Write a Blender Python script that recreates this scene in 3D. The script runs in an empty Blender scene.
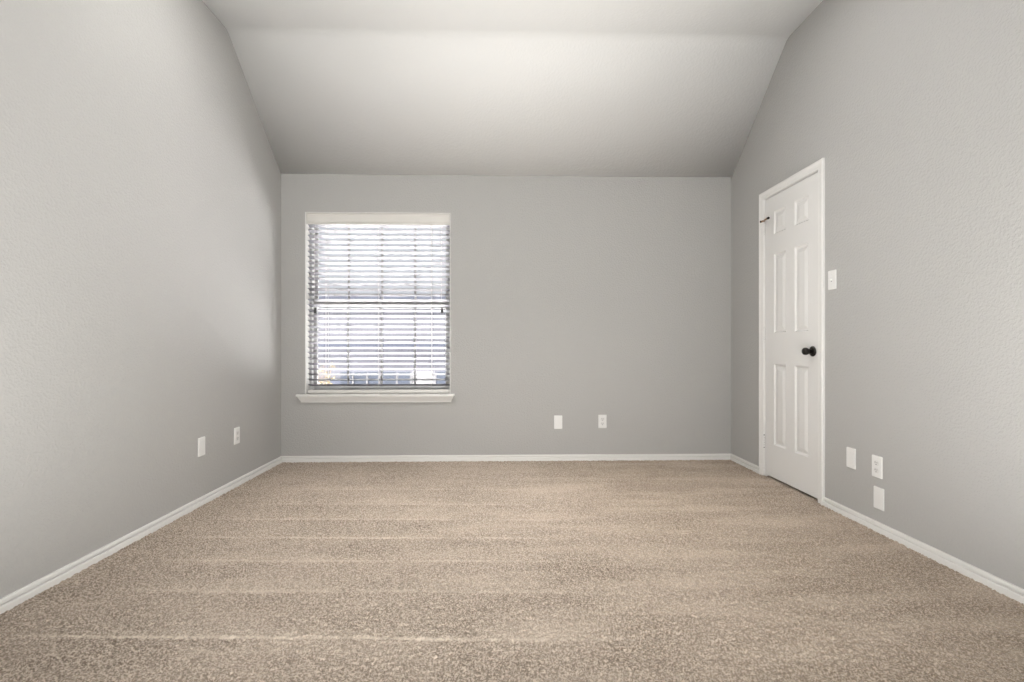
import bpy, bmesh, math, random
from mathutils import Vector, Matrix
random.seed(7)
S = bpy.context.scene
COL = S.collection

# ------------------------------------------------------------------ camera, sky, sun, fill lights, exposure
XL, XR, YB, YK, H, HF = -1.839, 2.016, 4.281, 3.438, 2.44, 3.129   # room: left, right, back wall; bend of ceiling; eave and flat ceiling heights
YR = -1.6                                                            # rear wall, behind the camera
CAM_H = 0.985
cam = bpy.data.objects.new('camera', bpy.data.cameras.new('camera'))
COL.objects.link(cam)
cam.location = (0, 0, CAM_H)
cam.rotation_euler = (math.pi / 2, 0, -0.0248)
cam.data.sensor_width = 36.0
cam.data.lens = 500.0 / 1024 * 36
cam.data.shift_x = (512 - 510.78) / 1024
cam.data.shift_y = (345.56 - 341) / 1024
cam.data.clip_start = 0.02
S.camera = cam

W = bpy.data.worlds.new('sky')
S.world = W
W.use_nodes = True
bg = W.node_tree.nodes['Background']
bg.inputs['Color'].default_value = (0.92, 0.93, 1.0, 1)
bg.inputs['Strength'].default_value = 0.78

sun = bpy.data.objects.new('sun', bpy.data.lights.new('sun', 'SUN'))
COL.objects.link(sun)
sun.data.energy = 140.0
sun.data.angle = math.radians(0.6)
sun.data.color = (1.0, 0.95, 0.88)
sun.location = (-5, 5, 12)
sun.rotation_euler = Vector((0.45, 0.12, -1.0)).to_track_quat('-Z', 'Y').to_euler()   # high sun along the house wall, full on the pale yard


def area(name, loc, rot, sx, sy, watts, color):
    l = bpy.data.lights.new(name, 'AREA')
    l.shape = 'RECTANGLE'
    l.size, l.size_y, l.energy, l.color = sx, sy, watts, color
    o = bpy.data.objects.new(name, l)
    COL.objects.link(o)
    o.location, o.rotation_euler = loc, rot
    return o


# added fill lights, no real lamps: one low, aimed up, others above the view
area('low_fill_light', (0.15, 0.9, 0.25), (math.radians(152), 0, 0), 2.6, 0.5, 100, (1.0, 0.99, 0.965))
area('high_fill_strip', (0.25, 2.6, 3.10), (0, 0, 0), 2.6, 0.5, 13, (1.0, 0.985, 0.955))
area('narrow_fill_light', (0.1, 2.75, 3.10), (math.radians(6), 0, 0), 2.8, 0.4, 15, (1.0, 0.985, 0.955)).data.spread = math.radians(72)
area('upper_left_fill_light', (-1.2, 2.6, 3.10), (0, math.radians(15), 0), 0.6, 0.4, 10, (1.0, 0.985, 0.955))

S.view_settings.view_transform = 'Standard'
S.view_settings.look = 'None'
S.view_settings.gamma = 1.0
S.view_settings.use_curve_mapping = False
S.view_settings.exposure = 0.0


# ------------------------------------------------------------------ helpers
def tag(o, label=None, cat=None, group=None, kind=None):
    if label: o['label'] = label
    if cat: o['category'] = cat
    if group: o['group'] = group
    if kind: o['kind'] = kind
    return o


def thing(name, label, cat, loc=(0, 0, 0), rotz=0.0, group=None, kind=None):
    o = bpy.data.objects.new(name, None)
    COL.objects.link(o)
    o.empty_display_size = 0.05
    o.location = loc
    o.rotation_euler = (0, 0, rotz)
    return tag(o, label, cat, group, kind)


def obj(name, bm, m, parent=None, smooth=False, recalc=True):
    if recalc:
        bmesh.ops.recalc_face_normals(bm, faces=bm.faces[:])
    me = bpy.data.meshes.new(name)
    bm.to_mesh(me)
    bm.free()
    if smooth:
        for p in me.polygons: p.use_smooth = True
    for mm in (m if isinstance(m, (list, tuple)) else [m]):
        me.materials.append(mm)
    o = bpy.data.objects.new(name, me)
    COL.objects.link(o)
    if parent: o.parent = parent
    return o


def BM(): return bmesh.new()


def box(bm, x0, x1, y0, y1, z0, z1, bev=0.0, seg=2):
    r = bmesh.ops.create_cube(bm, size=1.0)
    vs = r['verts']
    for v in vs:
        v.co = Vector(((x0 + x1) / 2 + v.co.x * (x1 - x0), (y0 + y1) / 2 + v.co.y * (y1 - y0), (z0 + z1) / 2 + v.co.z * (z1 - z0)))
    if bev:
        es = list({e for v in vs for e in v.link_edges})
        bmesh.ops.bevel(bm, geom=es, offset=bev, segments=seg, affect='EDGES', profile=0.6)
    return bm


def lathe(bm, prof, axis='Z', seg=28, M=None):
    """prof: (radius, height) pairs from end to end; closes both ends"""
    rings = []
    for r, h in prof:
        ring = []
        for i in range(seg):
            a = 2 * math.pi * i / seg
            p = Vector((r * math.cos(a), r * math.sin(a), h))
            if axis == 'Y': p = Vector((p.x, p.z, p.y))
            if axis == 'X': p = Vector((p.z, p.x, p.y))
            if M: p = M @ p
            ring.append(bm.verts.new(p))
        rings.append(ring)
    for a, b in zip(rings, rings[1:]):
        for i in range(seg):
            j = (i + 1) % seg
            bm.faces.new((a[i], a[j], b[j], b[i]))
    bm.faces.new(rings[0][::-1])
    bm.faces.new(rings[-1])
    return bm


def tube(bm, pts, r, seg=8):
    pts = [Vector(p) for p in pts]
    rings = []
    for i, p in enumerate(pts):
        d = (pts[min(i + 1, len(pts) - 1)] - pts[max(i - 1, 0)]).normalized()
        u = d.cross(Vector((0.31, 0.95, 0.05))).normalized()
        w = d.cross(u)
        rr = r[i] if isinstance(r, (list, tuple)) else r
        rings.append([bm.verts.new(p + rr * (u * math.cos(2 * math.pi * k / seg) + w * math.sin(2 * math.pi * k / seg))) for k in range(seg)])
    for a, b in zip(rings, rings[1:]):
        for i in range(seg):
            j = (i + 1) % seg
            bm.faces.new((a[i], a[j], b[j], b[i]))
    bm.faces.new(rings[0][::-1])
    bm.faces.new(rings[-1])
    return bm


def extrude_profile(bm, prof, fn, t0, t1, trim0=None, trim1=None):
    """closed profile (d, z) swept straight from t0 to t1; fn(t, d, z) -> point; trim gives a mitre: t shifts by trim * d"""
    a = [bm.verts.new(fn(t0 + (trim0 or 0) * d, d, z)) for d, z in prof]
    b = [bm.verts.new(fn(t1 + (trim1 or 0) * d, d, z)) for d, z in prof]
    n = len(prof)
    for i in range(n):
        j = (i + 1) % n
        bm.faces.new((a[i], a[j], b[j], b[i]))
    bm.faces.new(a[::-1])
    bm.faces.new(b)
    return bm


def slab_hole(bm, fn, a0, a1, z0, z1, hole=None, thick=0.14, back=None):
    """wall slab with face plane d=0, going outward to d=thick; optional rectangular hole (ha0, ha1, hz0, hz1); back closes it at that depth"""
    if not hole:
        P = [(a0, z0), (a1, z0), (a1, z1), (a0, z1)]
        f = [bm.verts.new(fn(a, 0, z)) for a, z in P]
        g = [bm.verts.new(fn(a, thick, z)) for a, z in P]
        bm.faces.new(f); bm.faces.new(g[::-1])
        for i in range(4):
            j = (i + 1) % 4
            bm.faces.new((f[i], g[i], g[j], f[j]))
        return bm
    h0, h1, k0, k1 = hole
    A = [a0, h0, h1, a1]; Z = [z0, k0, k1, z1]
    L = {}
    for d in (0, thick):
        for i, a in enumerate(A):
            for j, z in enumerate(Z):
                L[d, i, j] = bm.verts.new(fn(a, d, z))
    for d in (0, thick):
        for i in range(3):
            for j in range(3):
                if (i, j) != (1, 1):
                    bm.faces.new((L[d, i, j], L[d, i + 1, j], L[d, i + 1, j + 1], L[d, i, j + 1]))
    ring = [(1, 1), (2, 1), (2, 2), (1, 2)]
    for q in range(4):
        p, n = ring[q], ring[(q + 1) % 4]
        bm.faces.new((L[0, p[0], p[1]], L[0, n[0], n[1]], L[thick, n[0], n[1]], L[thick, p[0], p[1]]))
    for q in range(3):
        for (p, n) in (((q, 0), (q + 1, 0)), ((q, 3), (q + 1, 3)), ((0, q), (0, q + 1)), ((3, q), (3, q + 1))):
            bm.faces.new((L[0, p[0], p[1]], L[0, n[0], n[1]], L[thick, n[0], n[1]], L[thick, p[0], p[1]]))
    if back:
        bm.faces.new([bm.verts.new(fn(a, back, z)) for a, z in ((h0, k0), (h1, k0), (h1, k1), (h0, k1))])
    return bm


# ------------------------------------------------------------------ materials
def mat(name, color, rough=0.6, spec=0.3, metallic=0.0, bump=None, mottle=None):
    """bump: list of (noise scale, strength, distance); mottle: (scale, amount) of paint tone variation"""
    m = bpy.data.materials.new(name)
    m.use_nodes = True
    nt = m.node_tree
    b = nt.nodes['Principled BSDF']
    b.inputs['Base Color'].default_value = (*color, 1)
    b.inputs['Roughness'].default_value = rough
    b.inputs['Specular IOR Level'].default_value = spec
    b.inputs['Metallic'].default_value = metallic
    tc = nt.nodes.new('ShaderNodeTexCoord')
    prev = None
    for sc, st, dist in (bump or []):
        n = nt.nodes.new('ShaderNodeTexNoise')
        n.inputs['Scale'].default_value = sc
        n.inputs['Detail'].default_value = 2.5
        nt.links.new(tc.outputs['Object'], n.inputs['Vector'])
        r = nt.nodes.new('ShaderNodeMapRange')
        r.inputs['From Min'].default_value = 0.4
        r.inputs['From Max'].default_value = 0.68
        r.interpolation_type = 'SMOOTHSTEP'
        nt.links.new(n.outputs['Fac'], r.inputs['Value'])
        bp = nt.nodes.new('ShaderNodeBump')
        bp.inputs['Strength'].default_value = st
        bp.inputs['Distance'].default_value = dist
        nt.links.new(r.outputs['Result'], bp.inputs['Height'])
        if prev: nt.links.new(prev.outputs['Normal'], bp.inputs['Normal'])
        prev = bp
    if prev: nt.links.new(prev.outputs['Normal'], b.inputs['Normal'])
    if mottle:
        n = nt.nodes.new('ShaderNodeTexNoise')
        n.inputs['Scale'].default_value = mottle[0]
        n.inputs['Detail'].default_value = 3
        nt.links.new(tc.outputs['Object'], n.inputs['Vector'])
        mx = nt.nodes.new('ShaderNodeMix')
        mx.data_type = 'RGBA'
        k = mottle[1]
        mx.inputs[6].default_value = (*[c * (1 - k) for c in color], 1)
        mx.inputs[7].default_value = (*[min(1, c * (1 + k)) for c in color], 1)
        nt.links.new(n.outputs['Fac'], mx.inputs[0])
        nt.links.new(mx.outputs[2], b.inputs['Base Color'])
    return m


M_wall = mat('grey_wall_paint', (0.418, 0.412, 0.400), 0.62, 0.25, bump=[(85, 0.30, 0.004)], mottle=(1.3, 0.012))
M_ceil = mat('white_ceiling_paint', (0.88, 0.88, 0.87), 0.75, 0.15, bump=[(60, 0.13, 0.004)])
M_trim = mat('white_trim_paint', (0.74, 0.73, 0.71), 0.38, 0.4, bump=[(9, 0.04, 0.002)])
M_door = mat('white_door_paint', (0.715, 0.705, 0.69), 0.42, 0.4, bump=[(45, 0.03, 0.001)])
M_vinyl = mat('white_window_vinyl', (0.64, 0.64, 0.64), 0.4, 0.4, bump=[(20, 0.02, 0.001)])
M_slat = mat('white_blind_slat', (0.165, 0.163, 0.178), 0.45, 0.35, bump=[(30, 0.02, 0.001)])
M_valance = mat('white_blind_valance', (0.66, 0.64, 0.605), 0.45, 0.35, bump=[(30, 0.02, 0.001)])
M_cord = mat('white_cord', (0.70, 0.68, 0.64), 0.8, 0.1, bump=[(900, 0.3, 0.0005)])
M_tassel = mat('black_tassel_plastic', (0.015, 0.014, 0.014), 0.35, 0.5, bump=[(60, 0.05, 0.001)])
M_plate = mat('white_plate_plastic', (0.74, 0.735, 0.72), 0.3, 0.5, bump=[(60, 0.02, 0.0005)])
M_recept = mat('white_receptacle_plastic', (0.68, 0.675, 0.66), 0.35, 0.5, bump=[(60, 0.02, 0.0005)])
M_slot = mat('dark_slot', (0.03, 0.028, 0.026), 0.7, 0.2, bump=[(60, 0.02, 0.0005)])
M_screw = mat('painted_screw', (0.72, 0.71, 0.70), 0.4, 0.5, bump=[(200, 0.05, 0.0005)])
M_bronze = mat('dark_bronze', (0.018, 0.015, 0.013), 0.32, 0.5, 0.55, bump=[(40, 0.05, 0.001)])
M_brass = mat('aged_brass', (0.36, 0.24, 0.16), 0.35, 0.5, 0.8, bump=[(60, 0.05, 0.001)])
M_hinge = mat('painted_hinge', (0.70, 0.69, 0.67), 0.45, 0.4, bump=[(80, 0.08, 0.001)])
M_dark = mat('dark_gap_shade', (0.05, 0.04, 0.035), 0.9, 0.1, bump=[(20, 0.05, 0.001)])  # dark colour painted in for the shade behind the door
M_fence = mat('weathered_fence_board', (0.044, 0.0445, 0.053), 0.8, 0.15, bump=[(25, 0.2, 0.004)], mottle=(6, 0.16))
M_rail = mat('grey_fence_rail', (0.023, 0.026, 0.037), 0.8, 0.15, bump=[(25, 0.2, 0.004)], mottle=(8, 0.15))
M_panel = mat('blue_grey_edging_panel', (0.013, 0.0165, 0.025), 0.7, 0.2, bump=[(25, 0.1, 0.003)], mottle=(9, 0.15))
M_post = mat('white_edging_post', (0.058, 0.058, 0.062), 0.6, 0.3, bump=[(25, 0.05, 0.002)])
M_soil = mat('pale_bounce_yard', (0.76, 0.77, 0.82), 0.95, 0.1, bump=[(30, 0.5, 0.02)], mottle=(3, 0.25))  # paleness added to bounce sun into the room; yard surface unseen
M_leaf = mat('yellow_green_leaf', (0.052, 0.042, 0.018), 0.6, 0.25, bump=[(60, 0.1, 0.002)], mottle=(14, 0.45))
M_twig = mat('brown_twig', (0.16, 0.11, 0.07), 0.9, 0.1, bump=[(60, 0.3, 0.003)])


def glass_mat():
    m = bpy.data.materials.new('clear_pane_glass')
    m.use_nodes = True
    nt = m.node_tree
    nt.nodes.clear()
    out = nt.nodes.new('ShaderNodeOutputMaterial')
    mix = nt.nodes.new('ShaderNodeMixShader')
    fr = nt.nodes.new('ShaderNodeFresnel')
    fr.inputs['IOR'].default_value = 1.45
    tr = nt.nodes.new('ShaderNodeBsdfTransparent')
    tr.inputs['Color'].default_value = (0.97, 0.98, 0.985, 1)
    gl = nt.nodes.new('ShaderNodeBsdfGlossy')
    gl.inputs['Roughness'].default_value = 0.02
    ge = nt.nodes.new('ShaderNodeNewGeometry')          # reflect at the outer faces only: inside the thin pane nothing is trapped
    inv = nt.nodes.new('ShaderNodeMath'); inv.operation = 'SUBTRACT'
    inv.inputs[0].default_value = 1.0
    nt.links.new(ge.outputs['Backfacing'], inv.inputs[1])
    mul = nt.nodes.new('ShaderNodeMath'); mul.operation = 'MULTIPLY'
    nt.links.new(fr.outputs[0], mul.inputs[0])
    nt.links.new(inv.outputs[0], mul.inputs[1])
    nt.links.new(mul.outputs[0], mix.inputs[0])
    nt.links.new(tr.outputs[0], mix.inputs[1])
    nt.links.new(gl.outputs[0], mix.inputs[2])
    nt.links.new(mix.outputs[0], out.inputs['Surface'])
    return m


M_glass = glass_mat()

CARPET_LIGHT = (0.64, 0.545, 0.455)
CARPET_MID = (0.42, 0.34, 0.27)
CARPET_DARK = (0.185, 0.140, 0.105)


def carpet_mat():
    m = bpy.data.materials.new('beige_cut_pile_carpet')
    m.use_nodes = True
    nt = m.node_tree
    N, L = nt.nodes.new, nt.links.new
    b = nt.nodes['Principled BSDF']
    b.inputs['Roughness'].default_value = 1.0
    b.inputs['Specular IOR Level'].default_value = 0.05
    if 'Sheen Weight' in b.inputs: b.inputs['Sheen Weight'].default_value = 0.15
    tc = N('ShaderNodeTexCoord')
    P = tc.outputs['Object']

    def noise(scale, detail=2.0, vec=P, rough=0.5):
        n = N('ShaderNodeTexNoise')
        n.inputs['Scale'].default_value = scale
        n.inputs['Detail'].default_value = detail
        n.inputs['Roughness'].default_value = rough
        L(vec, n.inputs['Vector'])
        return n.outputs['Fac']

    def math_(op, a, c):
        n = N('ShaderNodeMath'); n.operation = op
        for i, v in enumerate((a, c)):
            if isinstance(v, (int, float)): n.inputs[i].default_value = v
            else: L(v, n.inputs[i])
        return n.outputs[0]

    def rng(v, a0, a1, b0=0.0, b1=1.0, smooth=True):
        n = N('ShaderNodeMapRange')
        n.interpolation_type = 'SMOOTHSTEP' if smooth else 'LINEAR'
        for k, q in (('From Min', a0), ('From Max', a1), ('To Min', b0), ('To Max', b1)): n.inputs[k].default_value = q
        L(v, n.inputs['Value'])
        return n.outputs['Result']

    def mixc(f, a, c):
        n = N('ShaderNodeMix'); n.data_type = 'RGBA'
        if isinstance(f, (int, float)): n.inputs[0].default_value = f
        else: L(f, n.inputs[0])
        for i, v in ((6, a), (7, c)):
            if isinstance(v, tuple): n.inputs[i].default_value = (*v, 1)
            else: L(v, n.inputs[i])
        return n.outputs[2]

    # yarn flecks: tufts of lighter and darker fibre
    fleck = rng(noise(140, 3.0, rough=0.7), 0.42, 0.60)
    c = mixc(fleck, CARPET_DARK, CARPET_LIGHT)
    c = mixc(0.08, c, CARPET_MID)
    # pile lean: broad brushed patches
    lean = rng(noise(1.7, 5.0, rough=0.62), 0.38, 0.66)
    c = mixc(math_('MULTIPLY', lean, 0.26), c, (0.62, 0.52, 0.43))
    # darker stroke of the pile towards the right wall, and slanting brush marks
    mp = N('ShaderNodeMapping')
    mp.inputs['Rotation'].default_value = (0, 0, math.radians(28))
    mp.inputs['Scale'].default_value = (0.9, 4.2, 1.0)
    L(P, mp.inputs['Vector'])
    brush = rng(noise(1.6, 4.0, mp.outputs['Vector'], 0.6), 0.42, 0.66)
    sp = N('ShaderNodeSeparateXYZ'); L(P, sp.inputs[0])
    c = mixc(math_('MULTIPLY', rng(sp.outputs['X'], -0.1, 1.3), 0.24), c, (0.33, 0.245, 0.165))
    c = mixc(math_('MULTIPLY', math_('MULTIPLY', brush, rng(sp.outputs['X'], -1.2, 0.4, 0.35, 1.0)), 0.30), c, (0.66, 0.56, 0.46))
    # vacuum tracks across the room, fading out to the right
    sep = N('ShaderNodeSeparateXYZ'); L(P, sep.inputs[0])
    X, Y = sep.outputs['X'], sep.outputs['Y']
    wob = math_('MULTIPLY', math_('SUBTRACT', noise(1.1, 2.0), 0.5), 0.055)
    yy = math_('ADD', math_('ADD', Y, wob), math_('MULTIPLY', X, 0.035))
    t = rng(yy, 1.2, 4.2, 0, 1, False)
    ramp = N('ShaderNodeValToRGB')
    cr = ramp.color_ramp
    cr.elements[0].position = 0.0; cr.elements[0].color = (0, 0, 0, 1)
    cr.elements[1].position = 1.0; cr.elements[1].color = (0, 0, 0, 1)
    for y, s in ((1.68, 0.9), (2.00, 0.7), (2.285, 0.75), (2.56, 0.8), (2.83, 0.6), (3.10, 0.5), (3.42, 0.45)):
        p = (y - 1.2) / 3.0
        for dp, k in ((-0.0032, 0.0), (0.0, s), (0.0042, 0.16), (0.045, 0.0)):
            e = cr.elements.new(p + dp); e.color = (k, k, k, 1)
    L(t, ramp.inputs['Fac'])
    fade = math_('MULTIPLY', rng(X, 0.9, -0.5), rng(X, -1.75, -1.3))
    brk = rng(noise(3.0, 3.0), 0.30, 0.60, 0.25, 1.0)
    vac = math_('MULTIPLY', math_('MULTIPLY', ramp.outputs['Color'], fade), brk)
    c = mixc(math_('MULTIPLY', vac, 0.95), c, (0.80, 0.70, 0.585))
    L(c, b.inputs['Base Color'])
    bp = N('ShaderNodeBump')
    bp.inputs['Strength'].default_value = 0.6
    bp.inputs['Distance'].default_value = 0.006
    L(noise(260, 2.0), bp.inputs['Height'])
    L(bp.outputs['Normal'], b.inputs['Normal'])
    return m


M_carpet = carpet_mat()


# ------------------------------------------------------------------ room shell
def build_floor():
    """pile mesh of real tufts in the part of the room in view, flat behind the camera"""
    import numpy as np
    rng = np.random.default_rng(3)
    step = 0.0068
    xs = np.arange(XL - 0.01, XR + 0.09, step)
    ys = np.arange(1.05, YB + 0.008, step)
    nx, ny = len(xs), len(ys)
    gx, gy = np.meshgrid(xs, ys)
    z = rng.random((ny, nx)) ** 0.8 * 0.010 - 0.0075
    jx = (rng.random((ny, nx)) - 0.5) * step * 0.8
    jy = (rng.random((ny, nx)) - 0.5) * step * 0.8
    co = np.stack([gx + jx, gy + jy, z], -1).reshape(-1, 3)
    idx = np.arange(nx * ny).reshape(ny, nx)
    q = np.stack([idx[:-1, :-1], idx[:-1, 1:], idx[1:, 1:], idx[1:, :-1]], -1).reshape(-1, 4)
    # slab beneath and behind
    x0, x1, y0, y1, zb = XL - 0.14, XR + 0.14, YR - 0.14, YB + 0.14, -0.12
    e = np.array([[x0, y0, -0.003], [x1, y0, -0.003], [x1, y1, -0.003], [x0, y1, -0.003], [x0, y0, zb], [x1, y0, zb], [x1, y1, zb], [x0, y1, zb]], float)
    n = len(co)
    ef = np.array([[0, 1, 2, 3], [4, 7, 6, 5], [0, 4, 5, 1], [1, 5, 6, 2], [2, 6, 7, 3], [3, 7, 4, 0]]) + n
    e[:4, 2] = -0.0085
    co = np.concatenate([co, e]); q = np.concatenate([q, ef])
    me = bpy.data.meshes.new('floor')
    me.vertices.add(len(co)); me.vertices.foreach_set('co', co.ravel().astype('f'))
    me.loops.add(q.size); me.loops.foreach_set('vertex_index', q.ravel().astype('i'))
    me.polygons.add(len(q))
    me.polygons.foreach_set('loop_start', np.arange(0, q.size, 4).astype('i'))
    me.polygons.foreach_set('use_smooth', np.ones(len(q), bool))
    me.update(calc_edges=True); me.validate()
    me.materials.append(M_carpet)
    o = bpy.data.objects.new('floor', me)
    COL.objects.link(o)
    return tag(o, 'beige cut pile carpet with vacuum tracks', kind='structure')


build_floor()

WIN = (-1.639, -0.409, 0.556, 2.119)        # window opening x0, x1, z0, z1
DOOR = (3.092, 3.737, 0.0, 2.090)           # door opening y0, y1, z0, z1
TOP = HF + 0.12
f_back = lambda a, d, z: Vector((a, YB + d, z))
f_left = lambda a, d, z: Vector((XL - d, a, z))
f_right = lambda a, d, z: Vector((XR + d, a, z))
f_rear = lambda a, d, z: Vector((a, YR - d, z))
tag(obj('wall_back', slab_hole(BM(), f_back, XL, XR, -0.1, H + 0.16, WIN, 0.18), M_wall), 'grey back wall around the window', kind='structure')
tag(obj('wall_left', slab_hole(BM(), f_left, YR - 0.14, YB + 0.14, -0.1, TOP), M_wall), 'grey wall on the left', kind='structure')
tag(obj('wall_right', slab_hole(BM(), f_right, YR - 0.14, YB + 0.14, -0.1, TOP, (DOOR[0] - 0.015, DOOR[1] + 0.015, -0.005, DOOR[3] + 0.015), 0.14, 0.125), M_wall),
    'grey wall on the right around the door', kind='structure')
tag(obj('wall_rear', slab_hole(BM(), f_rear, XL, XR, -0.1, TOP), M_wall), 'grey wall behind the viewer', kind='structure')


def build_ceiling():
    bm = BM()
    d = Vector((0, YK - YB, HF - H)).normalized()         # up the slope
    A = Vector((0, YB + 0.14, H)) - Vector((0, 0, 0.14 * (HF - H) / (YB - YK)))
    K = Vector((0, YK, HF))
    r = 0.045
    p0, p2 = K - d * r, K + Vector((0, -r, 0))
    pts = [A] + [p0.lerp(K, t).lerp(K.lerp(p2, t), t) for t in [i / 8 for i in range(9)]] + [Vector((0, YR, HF))]
    low = [[bm.verts.new((x, p.y, p.z)) for p in pts] for x in (XL, XR)]
    up = [[bm.verts.new((x, p.y, p.z + (0.16 if i else 0.18))) for i, p in enumerate(pts)] for x in (XL, XR)]
    n = len(pts)
    for i in range(n - 1):
        f = bm.faces.new((low[0][i], low[0][i + 1], low[1][i + 1], low[1][i])); f.smooth = True
        bm.faces.new((up[0][i], up[1][i], up[1][i + 1], up[0][i + 1]))
        for s in (0, 1):
            bm.faces.new((low[s][i], low[s][i + 1], up[s][i + 1], up[s][i]))
    for i in (0, n - 1):
        bm.faces.new((low[0][i], low[1][i], up[1][i], up[0][i]))
    o = obj('ceiling', bm, M_ceil)
    return tag(o, 'white ceiling with a slope down to the back wall', kind='structure')


build_ceiling()

BASE = [(-0.001, -0.01), (0.0145, -0.01), (0.0145, 0.0215), (0.0125, 0.0250), (0.0070, 0.0260), (0.0015, 0.0270), (0.0015, 0.0320), (0.0100, 0.0338), (0.0110, 0.0405), (0.0085, 0.0490), (-0.001, 0.0500)]


def base(name, fn, a0, a1, t0, t1, label):
    o = obj(name, extrude_profile(BM(), BASE, fn, a0, a1, t0, t1), M_trim)
    return tag(o, label, kind='structure')


base('baseboard_back', lambda t, d, z: Vector((t, YB - d, z)), XL, XR, 1, -1, 'white baseboard under the window wall')
base('baseboard_left', lambda t, d, z: Vector((XL + d, t, z)), YR, YB, 0, -1, 'white baseboard along the left wall')
base('baseboard_right', lambda t, d, z: Vector((XR - d, t, z)), YR, 3.0385, 0, 0, 'white baseboard along the right wall, near side of the door')
base('baseboard_right.001', lambda t, d, z: Vector((XR - d, t, z)), 3.794, YB, 0, -1, 'short white baseboard between door and back corner')


# ------------------------------------------------------------------ door
def build_door():
    root = thing('door_1', 'white six panel closet door in the right wall with dark knob', None, (XR, (DOOR[0] + DOOR[1]) / 2, 0), 0, kind='structure')
    ox, oy = XR, (DOOR[0] + DOOR[1]) / 2
    L = lambda x, y, z: Vector((x - ox, y - oy, z))
    # casing: moulded profile, mitred at the top corners
    prof = [(0.0, 0.001), (0.0, -0.009), (0.006, -0.0125), (0.018, -0.0115), (0.032, -0.013), (0.041, -0.0175), (0.051, -0.0175), (0.055, -0.013), (0.055, 0.001)]
    i0, i1, zt = DOOR[0] + 0.001, DOOR[1] - 0.001 + 0.003, DOOR[3] + 0.0005
    path = [(i0, -0.005, -1, 0), (i0, zt, -1, 1), (i1, zt, 1, 1), (i1, -0.005, 1, 0)]
    bm = BM()
    rings = [[bm.verts.new(L(XR + d, y + w * sy, z + w * sz)) for w, d in prof] for y, z, sy, sz in path]
    n = len(prof)
    for a, b in zip(rings, rings[1:]):
        for i in range(n):
            j = (i + 1) % n
            bm.faces.new((a[i], a[j], b[j], b[i]))
    bm.faces.new(rings[0][::-1]); bm.faces.new(rings[-1])
    obj('casing', bm, M_trim, root)
    # jamb with stop
    bm = BM()
    for y0, y1 in ((DOOR[0] - 0.013, DOOR[0] + 0.002), (DOOR[1] - 0.002, DOOR[1] + 0.013)):
        box(bm, XR + 0.0005 - ox, XR + 0.122 - ox, y0 - oy, y1 - oy, -0.004, DOOR[3] + 0.013)
    box(bm, XR + 0.0005 - ox, XR + 0.122 - ox, DOOR[0] + 0.002 - oy, DOOR[1] - 0.002 - oy, DOOR[3] - 0.002, DOOR[3] + 0.013)
    for y0, y1 in ((DOOR[0] + 0.002, DOOR[0] + 0.012), (DOOR[1] - 0.012, DOOR[1] - 0.002)):
        box(bm, XR + 0.043 - ox, XR + 0.075 - ox, y0 - oy, y1 - oy, 0, DOOR[3] - 0.002)
    obj('jamb', bm, M_trim, root)
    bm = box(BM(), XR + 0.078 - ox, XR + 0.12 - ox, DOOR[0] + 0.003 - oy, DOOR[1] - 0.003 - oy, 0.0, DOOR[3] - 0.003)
    obj('gap_shade_board', bm, M_dark, root)  # added dark backing: its colour stands in for shade in the door gaps
    # slab with six raised panels
    ys = [3.0965, 3.206, 3.360, 3.464, 3.616, 3.7315]
    zs = [0.016, 0.258, 0.850, 1.078, 1.655, 1.800, 1.966, 2.0838]
    x = XR + 0.003
    bm = BM()
    V = {}
    for i, y in enumerate(ys):
        for j, z in enumerate(zs):
            V[i, j] = bm.verts.new(L(x, y, z))
    for i in range(5):
        for j in range(7):
            q = [V[i, j], V[i + 1, j], V[i + 1, j + 1], V[i, j + 1]]
            if i in (1, 3) and j in (1, 3, 5):
                prev = q
                for ins, dep in ((0.004, 0.003), (0.010, 0.0085), (0.020, 0.0088), (0.024, 0.0070), (0.044, 0.0022), (0.048, 0.0018)):
                    y0, y1, z0, z1 = ys[i] + ins, ys[i + 1] - ins, zs[j] + ins, zs[j + 1] - ins
                    cur = [bm.verts.new(L(x + dep, y, z)) for y, z in ((y0, z0), (y1, z0), (y1, z1), (y0, z1))]
                    for k in range(4):
                        bm.faces.new((prev[k], prev[(k + 1) % 4], cur[(k + 1) % 4], cur[k]))
                    prev = cur
                bm.faces.new(prev)
            else:
                bm.faces.new(q)
    B = [bm.verts.new(L(x + 0.035, y, z)) for y, z in ((ys[0], zs[0]), (ys[-1], zs[0]), (ys[-1], zs[-1]), (ys[0], zs[-1]))]
    bm.faces.new(B[::-1])
    e = [[V[i, 0] for i in range(6)], [V[5, j] for j in range(8)], [V[i, 7] for i in range(5, -1, -1)], [V[0, j] for j in range(7, -1, -1)]]
    for k in range(4):
        bm.faces.new([B[k]] + e[k] + [B[(k + 1) % 4]])
    slab = obj('door_panel', bm, M_door, root)
    # knob
    ky, kz = 3.160, 0.948
    Mx = Matrix.Translation(L(x, ky, kz)) @ Matrix.Rotation(math.pi, 4, 'Z')
    bm = lathe(BM(), [(0.004, -0.001), (0.0325, -0.001), (0.0335, 0.002), (0.033, 0.006), (0.028, 0.010), (0.016, 0.012), (0.006, 0.0125)], 'X', 36, Mx)
    rose = obj('door_knob', lathe(BM(), [(0.002, 0.008), (0.0155, 0.010), (0.0150, 0.024), (0.0165, 0.030), (0.0205, 0.036), (0.0235, 0.043), (0.0242, 0.050), (0.0230, 0.058), (0.018, 0.064), (0.008, 0.0665), (0.001, 0.067)], 'X', 36, Mx), M_bronze, root, True)
    tag(rose, 'dark bronze round door knob')
    obj('rosette', bm, M_bronze, rose, True)
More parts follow.
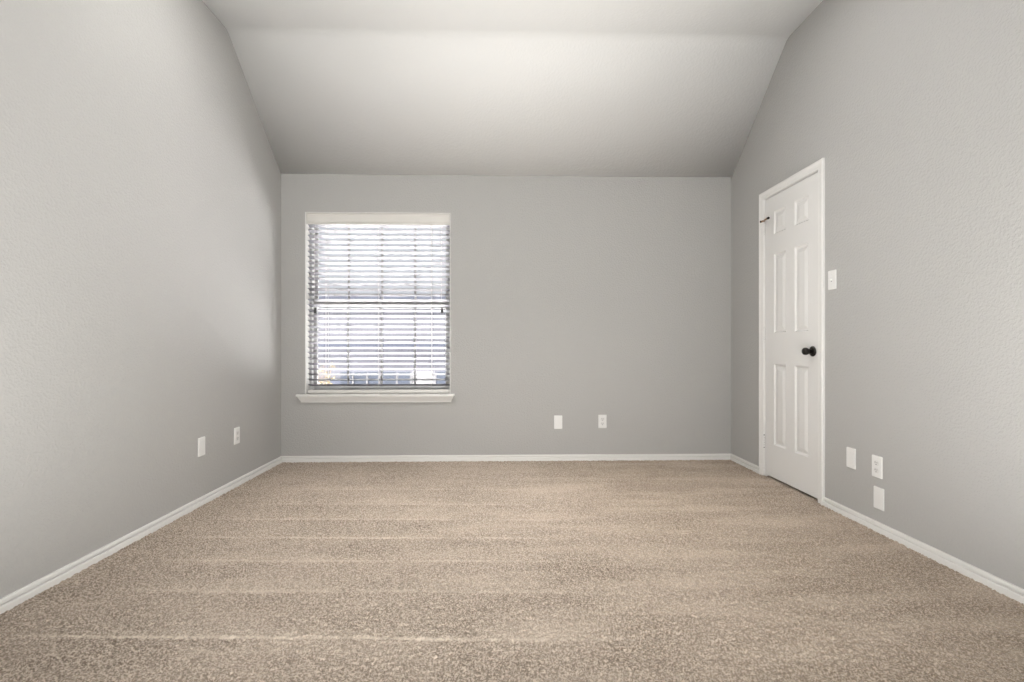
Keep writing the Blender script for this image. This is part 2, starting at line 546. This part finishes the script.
    # hinges: five knuckles each on a pin, painted over
    for hz in (1.870, 1.075, 0.262):
        h = BM()
        for k in range(5):
            z0 = hz - 0.0445 + k * 0.0178
            lathe(h, [(0.003, z0 + 0.0008), (0.0062, z0 + 0.0012), (0.0062, z0 + 0.0160), (0.003, z0 + 0.0164)], 'Z', 14, Matrix.Translation(L(XR - 0.005, 3.7355, 0)))
        hg = obj('hinge', h, M_hinge, root)
        p = lathe(BM(), [(0.001, hz - 0.0500), (0.0042, hz - 0.0490), (0.0042, hz - 0.0455), (0.0026, hz - 0.0450), (0.0026, hz + 0.045), (0.0046, hz + 0.0455), (0.0046, hz + 0.0490), (0.001, hz + 0.0500)], 'Z', 12,
                  Matrix.Translation(L(XR - 0.005, 3.7355, 0)))
        obj('hinge_pin', p, M_bronze if hz < 1 else M_hinge, hg, True)
    # hinge pin door stop on the top hinge
    st = BM()
    z = 1.928
    lathe(st, [(0.003, z - 0.006), (0.009, z - 0.005), (0.009, z + 0.005), (0.003, z + 0.006)], 'Z', 16, Matrix.Translation(L(XR - 0.006, 3.7355, 0)))
    tube(st, [L(XR - 0.010, 3.728, z), L(XR - 0.022, 3.690, z - 0.002), L(XR - 0.030, 3.645, z - 0.004)], 0.0066, 10)
    tube(st, [L(XR - 0.010, 3.736, z), L(XR - 0.018, 3.741, z - 0.002), L(XR - 0.023, 3.745, z - 0.003)], 0.0066, 10)
    hs = tag(obj('hinge_pin_stop', st, M_brass, root, True), 'small aged brass door stop on the top hinge')
    for (a, b) in (((XR - 0.030, 3.643, z - 0.004), (XR - 0.032, 3.625, z - 0.005)), ((XR - 0.023, 3.745, z - 0.003), (XR - 0.025, 3.750, z - 0.003))):
        obj('rubber_tip', tube(BM(), [L(*a), L(*b)], 0.0085, 12), M_bronze, hs, True)


build_door()


# ------------------------------------------------------------------ window with sill
def build_window():
    x0, x1, z0, z1 = WIN
    cx = (x0 + x1) / 2
    root = thing('window_1', 'double hung window in the back wall behind white blinds', None, (cx, YB, z0), 0, kind='structure')
    B = lambda bm, a, b, c, d, e, f, bev=0: box(bm, a - cx, b - cx, c - YB, d - YB, e - z0, f - z0, bev)
    # white returns of the opening
    bm = BM()
    t = 0.006
    B(bm, x0 - 0.001, x0 + t, YB + 0.002, YB + 0.179, z0 + 0.018, z1)
    B(bm, x1 - t, x1 + 0.001, YB + 0.002, YB + 0.179, z0 + 0.018, z1)
    B(bm, x0 + t, x1 - t, YB + 0.002, YB + 0.179, z1 - t, z1 + 0.001)
    obj('reveal', bm, M_trim, root)
    ya, yb = YB + 0.088, YB + 0.176
    fz0 = z0 + 0.019
    bm = BM()
    w = 0.022
    B(bm, x0 + t, x0 + t + w, ya, yb, fz0, z1 - t, 0.002)
    B(bm, x1 - t - w, x1 - t, ya, yb, fz0, z1 - t, 0.002)
    B(bm, x0 + t + w, x1 - t - w, ya, yb, z1 - t - w, z1 - t, 0.002)
    B(bm, x0 + t + w, x1 - t - w, ya, yb, fz0, fz0 + w, 0.002)
    obj('frame', bm, M_vinyl, root)
    X0, X1, Z0, Z1 = x0 + t + w, x1 - t - w, fz0 + w, z1 - t - w
    zm = 1.348
    for (nm, y0, y1, a, b) in (('upper_sash', YB + 0.152, YB + 0.170, zm - 0.036, Z1), ('lower_sash', YB + 0.130, YB + 0.148, Z0, zm + 0.036)):
        s = 0.028
        bm = BM()
        B(bm, X0, X0 + s, y0, y1, a, b, 0.002)
        B(bm, X1 - s, X1, y0, y1, a, b, 0.002)
        B(bm, X0 + s, X1 - s, y0, y1, a, a + (0.045 if nm == 'upper_sash' else 0.038), 0.002)
        B(bm, X0 + s, X1 - s, y0, y1, b - (0.045 if nm == 'lower_sash' else 0.032), b, 0.002)
        sash = obj(nm, bm, M_vinyl, root)
        ym = (y0 + y1) / 2
        obj('glass_pane', B(BM(), X0 + s - 0.004, X1 - s + 0.004, ym - 0.002, ym + 0.002, a + 0.03, b - 0.03), M_glass, sash)
        for k in (-1, 0, 1):
            xm = cx + k * 0.2915
            obj('muntin', B(BM(), xm - 0.0085, xm + 0.0085, ym - 0.006, ym - 0.0025, a + 0.034, b - 0.030), M_vinyl, sash)
    lk = BM()
    B(lk, cx - 0.03, cx + 0.03, YB + 0.120, YB + 0.131, zm + 0.012, zm + 0.030, 0.003)
    obj('sash_lock', lk, M_vinyl, root)


build_window()


def build_sill():
    """stool board with horns and a cove moulding with returned ends underneath"""
    x0, x1 = WIN[0], WIN[1]
    cx = (x0 + x1) / 2
    zt = 0.5745
    root = thing('trim_1', 'white window sill with moulding under the blinds', None, (cx, YB, zt), 0, kind='structure')
    a, b = -1.700, -0.372
    bm = BM()
    box(bm, a - cx, b - cx, -0.046, 0.001, -0.018, 0, 0.004, 3)
    box(bm, x0 + 0.0005 - cx, x1 - 0.0005 - cx, -0.004, 0.088, -0.018, -0.0002)
    obj('stool', bm, M_trim, root)
    prof = [(0.034, -0.018), (0.033, -0.026), (0.029, -0.034), (0.024, -0.044), (0.0165, -0.056), (0.0135, -0.064), (0.0135, -0.071), (0.0, -0.073)]
    bm = BM()
    rings = []
    for d, z in prof:
        e0, e1 = a + 0.044 - d, b - 0.044 + d
        rings.append([bm.verts.new(p) for p in ((e0 - cx, 0.001, z), (e0 - cx, -d - 0.0005, z), (e1 - cx, -d - 0.0005, z), (e1 - cx, 0.001, z))])
    for p, q in zip(rings, rings[1:]):
        for i in range(4):
            j = (i + 1) % 4
            bm.faces.new((p[i], p[j], q[j], q[i]))
    bm.faces.new(rings[0]); bm.faces.new(rings[-1][::-1])
    obj('apron', bm, M_trim, root)


build_sill()


# ------------------------------------------------------------------ blind
def build_blind():
    x0, x1 = -1.629, -0.4190
    cx = (x0 + x1) / 2
    yc = YB + 0.058
    root = thing('window_blind', 'white horizontal slat blind hanging in the window with dark cord tassels', 'blind', (cx, yc, 0.5755))
    bx = lambda bm, a, b, c, d, e, f, bev=0.0: box(bm, a - cx, b - cx, c - yc, d - yc, e - 0.5755, f - 0.5755, bev)
    ztop = WIN[3] - 0.007
    obj('headrail', bx(BM(), x0, x1, yc - 0.025, yc + 0.028, ztop - 0.045, ztop - 0.001, 0.002), M_slat, root)
    # valance board with a stepped lower moulding
    prof = [(0.0, 0.0), (0.012, 0.0), (0.0145, -0.004), (0.0145, -0.010), (0.011, -0.014), (0.011, -0.070), (0.0125, -0.074), (0.018, -0.080), (0.019, -0.088), (0.015, -0.094), (0.0, -0.094)]
    yv = YB + 0.022
    bm = extrude_profile(BM(), prof, lambda t, d, z: Vector((t - cx, yv - d - yc, ztop + z - 0.5755)), x0 - 0.002, x1 + 0.002)
    obj('valance', bm, M_valance, root)
    # slats: crowned, room edge up
    bm = BM()
    n, w, th, crown = 8, 0.050, 0.0028, 0.0022
    ring = []
    for i in range(n + 1):
        u = -1 + 2 * i / n
        ring.append((u * w / 2, crown * (1 - u * u) + th / 2))
    for i in range(n, -1, -1):
        u = -1 + 2 * i / n
        ring.append((u * w / 2, crown * (1 - u * u) - th / 2))
    hw = (x1 - x0) / 2
    A = [bm.verts.new((-hw, y, z)) for y, z in ring]
    Bq = [bm.verts.new((hw, y, z)) for y, z in ring]
    for i in range(len(ring)):
        j = (i + 1) % len(ring)
        bm.faces.new((A[i], A[j], Bq[j], Bq[i]))
    bm.faces.new(A[::-1]); bm.faces.new(Bq)
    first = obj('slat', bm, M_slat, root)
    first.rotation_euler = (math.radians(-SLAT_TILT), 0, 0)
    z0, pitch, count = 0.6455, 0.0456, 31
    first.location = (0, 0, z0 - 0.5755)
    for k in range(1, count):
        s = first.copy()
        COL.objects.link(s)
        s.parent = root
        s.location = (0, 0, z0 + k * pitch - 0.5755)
    obj('bottom_rail', bx(BM(), x0, x1, yc - 0.0255, yc + 0.0255, 0.5765, 0.606, 0.003), M_valance, root)
    zt = z0 + count * pitch - 0.02
    for xc in (-1.473, -1.029, -0.576):
        bm = BM()
        for sy in (-0.0262, 0.0262):
            bx(bm, xc - 0.0011, xc + 0.0011, yc + sy - 0.0007, yc + sy + 0.0007, 0.590, zt)
        obj('ladder_cord', bm, M_cord, root)
        pl = lathe(BM(), [(0.001, 0.0), (0.005, 0.0005), (0.0055, 0.003), (0.001, 0.004)], 'Y', 14, Matrix.Translation((xc - cx, -0.0293, 0.583 - 0.5755)))
        obj('cord_plug', pl, M_cord, root, True)
    for xc in (-1.562, -0.484):
        yq = yc - 0.0335
        pts = [(xc - cx - 0.010 * k, yq - yc, z - 0.5755) for k, z in ((0, 2.015), (0.4, 1.9), (0.7, 1.6), (0.3, 1.35), (0, 1.305))]
        c = obj('pull_cord', tube(BM(), pts, 0.0011, 6), M_cord, root, True)
        t = lathe(BM(), [(0.0020, 0.030), (0.0045, 0.027), (0.0065, 0.018), (0.0098, 0.006), (0.0122, -0.006), (0.0115, -0.014), (0.0075, -0.018), (0.001, -0.0185)], 'Z', 18,
                  Matrix.Translation((xc - cx, yq - yc - 0.002, 1.280 - 0.5755)))
        tag(obj('tassel', t, M_tassel, c, True), 'black teardrop cord tassel')


SLAT_TILT = 20
build_blind()


# ------------------------------------------------------------------ wall plates (local frame: x right, -y into the room, z up; origin at plate centre on the wall)
def plate_mesh(w=0.071, h=0.1155, t=0.0062):
    bm = BM()
    prev = None
    for ins, y in ((0, 0.0006), (0, -0.0028), (0.0012, -0.0048), (0.0045, -t)):
        cur = []
        r = 0.004
        for sx, sz, a0 in ((1, 1, 0), (-1, 1, 90), (-1, -1, 180), (1, -1, 270)):
            for k in range(4):
                a = math.radians(a0 + 30 * k)
                cur.append(bm.verts.new((sx * (w / 2 - ins - r) + r * math.cos(a), y, sz * (h / 2 - ins - r) + r * math.sin(a))))
        if prev:
            n = len(cur)
            for i in range(n):
                bm.faces.new((prev[i], prev[(i + 1) % n], cur[(i + 1) % n], cur[i]))
        else:
            bm.faces.new(cur[::-1])
        prev = cur
    bm.faces.new(prev)
    return bm


def screw(parent, z):
    bm = lathe(BM(), [(0.0005, -0.0055), (0.0034, -0.0058), (0.0032, -0.0070), (0.0005, -0.0074)], 'Y', 14, Matrix.Translation((0, 0, z)))
    box(bm, -0.0026, 0.0026, -0.00765, -0.0070, z - 0.0004, z + 0.0004)
    obj('screw', bm, M_screw, parent)


def blank_plate(label, loc, rz):
    r = thing('blank_wall_plate', label, 'wall plate', loc, rz, 'blank wall plates low on the walls')
    obj('cover_plate', plate_mesh(), M_plate, r)
    for s in (-1, 1): screw(r, s * 0.030)
    return r


def outlet(label, loc, rz):
    r = thing('power_outlet', label, 'power outlet', loc, rz, 'duplex outlets low on the walls')
    obj('cover_plate', plate_mesh(), M_plate, r)
    screw(r, 0)
    for s in (-1, 1):
        zc = s * 0.0195
        bm = BM()
        ring = []
        for i in range(28):                    # rounded sides, flat top and bottom
            a = 2 * math.pi * i / 28
            ring.append((0.0172 * math.cos(a), max(-0.0142, min(0.0142, 0.0172 * math.sin(a)))))
        lv = [[bm.verts.new((x * k, y, zc + z * k)) for x, z in ring] for k, y in ((1, -0.0050), (1, -0.0074), (0.95, -0.0082))]
        for a, b in zip(lv, lv[1:]):
            for i in range(28):
                bm.faces.new((a[i], a[(i + 1) % 28], b[(i + 1) % 28], b[i]))
        bm.faces.new(lv[0][::-1]); bm.faces.new(lv[-1])
        rc = obj('receptacle', bm, M_recept, r)
        for sx, hh in ((-1, 0.0042), (1, 0.0034)):
            obj('slot', box(BM(), sx * 0.0064 - 0.0011, sx * 0.0064 + 0.0011, -0.0086, -0.0078, zc + 0.0035 - hh, zc + 0.0035 + hh), M_slot, rc)
        obj('ground_hole', lathe(BM(), [(0.0003, -0.0078), (0.0026, -0.0079), (0.0026, -0.0085), (0.0003, -0.0086)], 'Y', 12, Matrix.Translation((0, 0, zc - 0.0075))), M_slot, rc)
    return r


def light_switch(label, loc, rz):
    r = thing('light_switch', label, 'light switch', loc, rz)
    obj('cover_plate', plate_mesh(), M_plate, r)
    for s in (-1, 1): screw(r, s * 0.030)
    bm = BM()
    box(bm, -0.0052, 0.0052, -0.0074, -0.0050, -0.0118, 0.0118, 0.0008)
    col = obj('toggle_collar', bm, M_recept, r)
    bm = BM()
    for (y, zc, hw, hz) in ((-0.0060, -0.001, 0.0045, 0.0052), (-0.0150, 0.0062, 0.0036, 0.0040)):
        pass
    a = [bm.verts.new((sx * 0.0042, -0.0058, z)) for sx, z in ((-1, -0.006), (1, -0.006), (1, 0.006), (-1, 0.006))]
    b = [bm.verts.new((sx * 0.0034, -0.0165 if z < 0.008 else -0.0145, z)) for sx, z in ((-1, 0.0045), (1, 0.0045), (1, 0.0115), (-1, 0.0115))]
    for i in range(4):
        j = (i + 1) % 4
        bm.faces.new((a[i], a[j], b[j], b[i]))
    bm.faces.new(a[::-1]); bm.faces.new(b)
    bmesh.ops.bevel(bm, geom=bm.edges[:], offset=0.0006, segments=2, affect='EDGES')
    obj('toggle', bm, M_plate, r)
    obj('toggle_gap', box(BM(), -0.0044, 0.0044, -0.0078, -0.0072, -0.0105, -0.0063), M_slot, r)
    return r


RB, RL, RR = 0.0, math.pi / 2, -math.pi / 2
blank_plate('blank white wall plate on the back wall, left of the outlet', (0.513, YB, 0.327), RB)
outlet('white duplex outlet on the back wall, right of the blank plate', (0.895, YB, 0.333), RB)
blank_plate('blank white wall plate on the left wall, nearest the viewer', (XL, 3.142, 0.359), RL)
outlet('white duplex outlet on the left wall, close to the back corner', (XL, 3.560, 0.352), RL)
light_switch('white toggle light switch on the right wall beside the door', (XR, 2.968, 1.382), RR)
blank_plate('blank white wall plate beside the door, left of the outlet', (XR, 2.807, 0.343), RR)
outlet('white duplex outlet on the right wall above a blank plate', (XR, 2.610, 0.341), RR)
blank_plate('blank white wall plate just above the right baseboard, under the outlet', (XR, 2.598, 0.176), RR)


# ------------------------------------------------------------------ outside the window
GZ = -0.15
tag(obj('ground', box(BM(), -16, 12, YB + 0.182, 30, GZ - 0.1, GZ), M_soil), 'unseen yard made pale to bounce sunlight in, outside the window', kind='structure')


def build_fence():
    y = 9.2
    r = thing('board_fence', 'pale weathered board fence across the yard outside the window', 'fence', (-2.4, y, GZ))
    bm = BM()
    x = -6.0
    while x < 3.0:
        w = 0.138 + random.uniform(-0.006, 0.006)
        t = 1.86 + random.uniform(-0.012, 0.012)
        box(bm, x + 2.4, x + w + 2.4, 0.0, 0.018, 0.03, t - GZ)
        x += w + random.uniform(0.0, 0.002)
    obj('board_panel', bm, M_fence, r)
    for z0, z1 in ((1.84, 1.93), (0.93, 1.02), (0.28, 0.37)):
        obj('rail', box(BM(), -3.6, 5.4, -0.042, -0.001, z0 - GZ, z1 - GZ, 0.004), M_rail, r)
    for k in range(4):
        px = -5.5 + k * 2.35
        obj('post', box(BM(), px + 2.4 - 0.045, px + 2.4 + 0.045, 0.019, 0.108, 0.0, 1.80 - GZ, 0.004), M_fence, r)


build_fence()


def build_edging():
    y = 7.4
    r = thing('garden_edging', 'low blue grey garden edging with white posts in front of the fence', 'garden edging', (-2.0, y, GZ))
    for x0, x1, pale in ((-2.32, -2.15, 0), (-2.121, -1.944, 0), (-1.914, -1.760, 0), (-1.730, -1.510, 0), (-1.472, -1.302, 0), (-1.275, -0.945, 1), (-0.911, -0.700, 0)):
        obj('panel', box(BM(), x0 + 2.0, x1 + 2.0, 0, 0.03, 0.02, 0.60 - GZ, 0.006), M_post if pale else M_panel, r)
        obj('post', box(BM(), x1 + 2.0 + 0.002, x1 + 2.0 + 0.026, -0.01, 0.04, 0.0, 0.56 - GZ, 0.006), M_post, r)


build_edging()


def build_shrub():
    cx, y = -2.42, 6.6
    r = thing('garden_shrub', 'yellowing leafy shrub low at the left of the window view', 'shrub', (cx, y, GZ))
    st = BM()
    tips = []
    for k in range(16):
        a = 2 * math.pi * k / 16
        rr = random.uniform(0.08, 0.26)
        tip = (rr * math.cos(a), rr * math.sin(a), random.uniform(0.62, 0.90))
        tube(st, [(0.02 * math.cos(a), 0.02 * math.sin(a), 0), (tip[0] * 0.5, tip[1] * 0.5, tip[2] * 0.55), tip], [0.008, 0.005, 0.002], 5)
        tips.append(tip)
    obj('stem', st, M_twig, r)
    lf = BM()
    for k in range(520):
        t = random.choice(tips)
        u = random.uniform(0.35, 1.04)
        p = Vector((t[0] * u, t[1] * u, t[2] * u)) + Vector([random.gauss(0, 0.045) for _ in range(3)])
        d = Vector([random.gauss(0, 1) for _ in range(3)]).normalized()
        n = d.cross(Vector([random.gauss(0, 1) for _ in range(3)])).normalized()
        L, w = random.uniform(0.035, 0.06), random.uniform(0.010, 0.017)
        nn = d.cross(n) * 0.006
        v = [lf.verts.new(q) for q in (p, p + d * L * 0.45 + n * w + nn, p + d * L, p + d * L * 0.45 - n * w + nn)]
        lf.faces.new(v)
    obj('foliage', lf, M_leaf, r, recalc=False)


build_shrub()
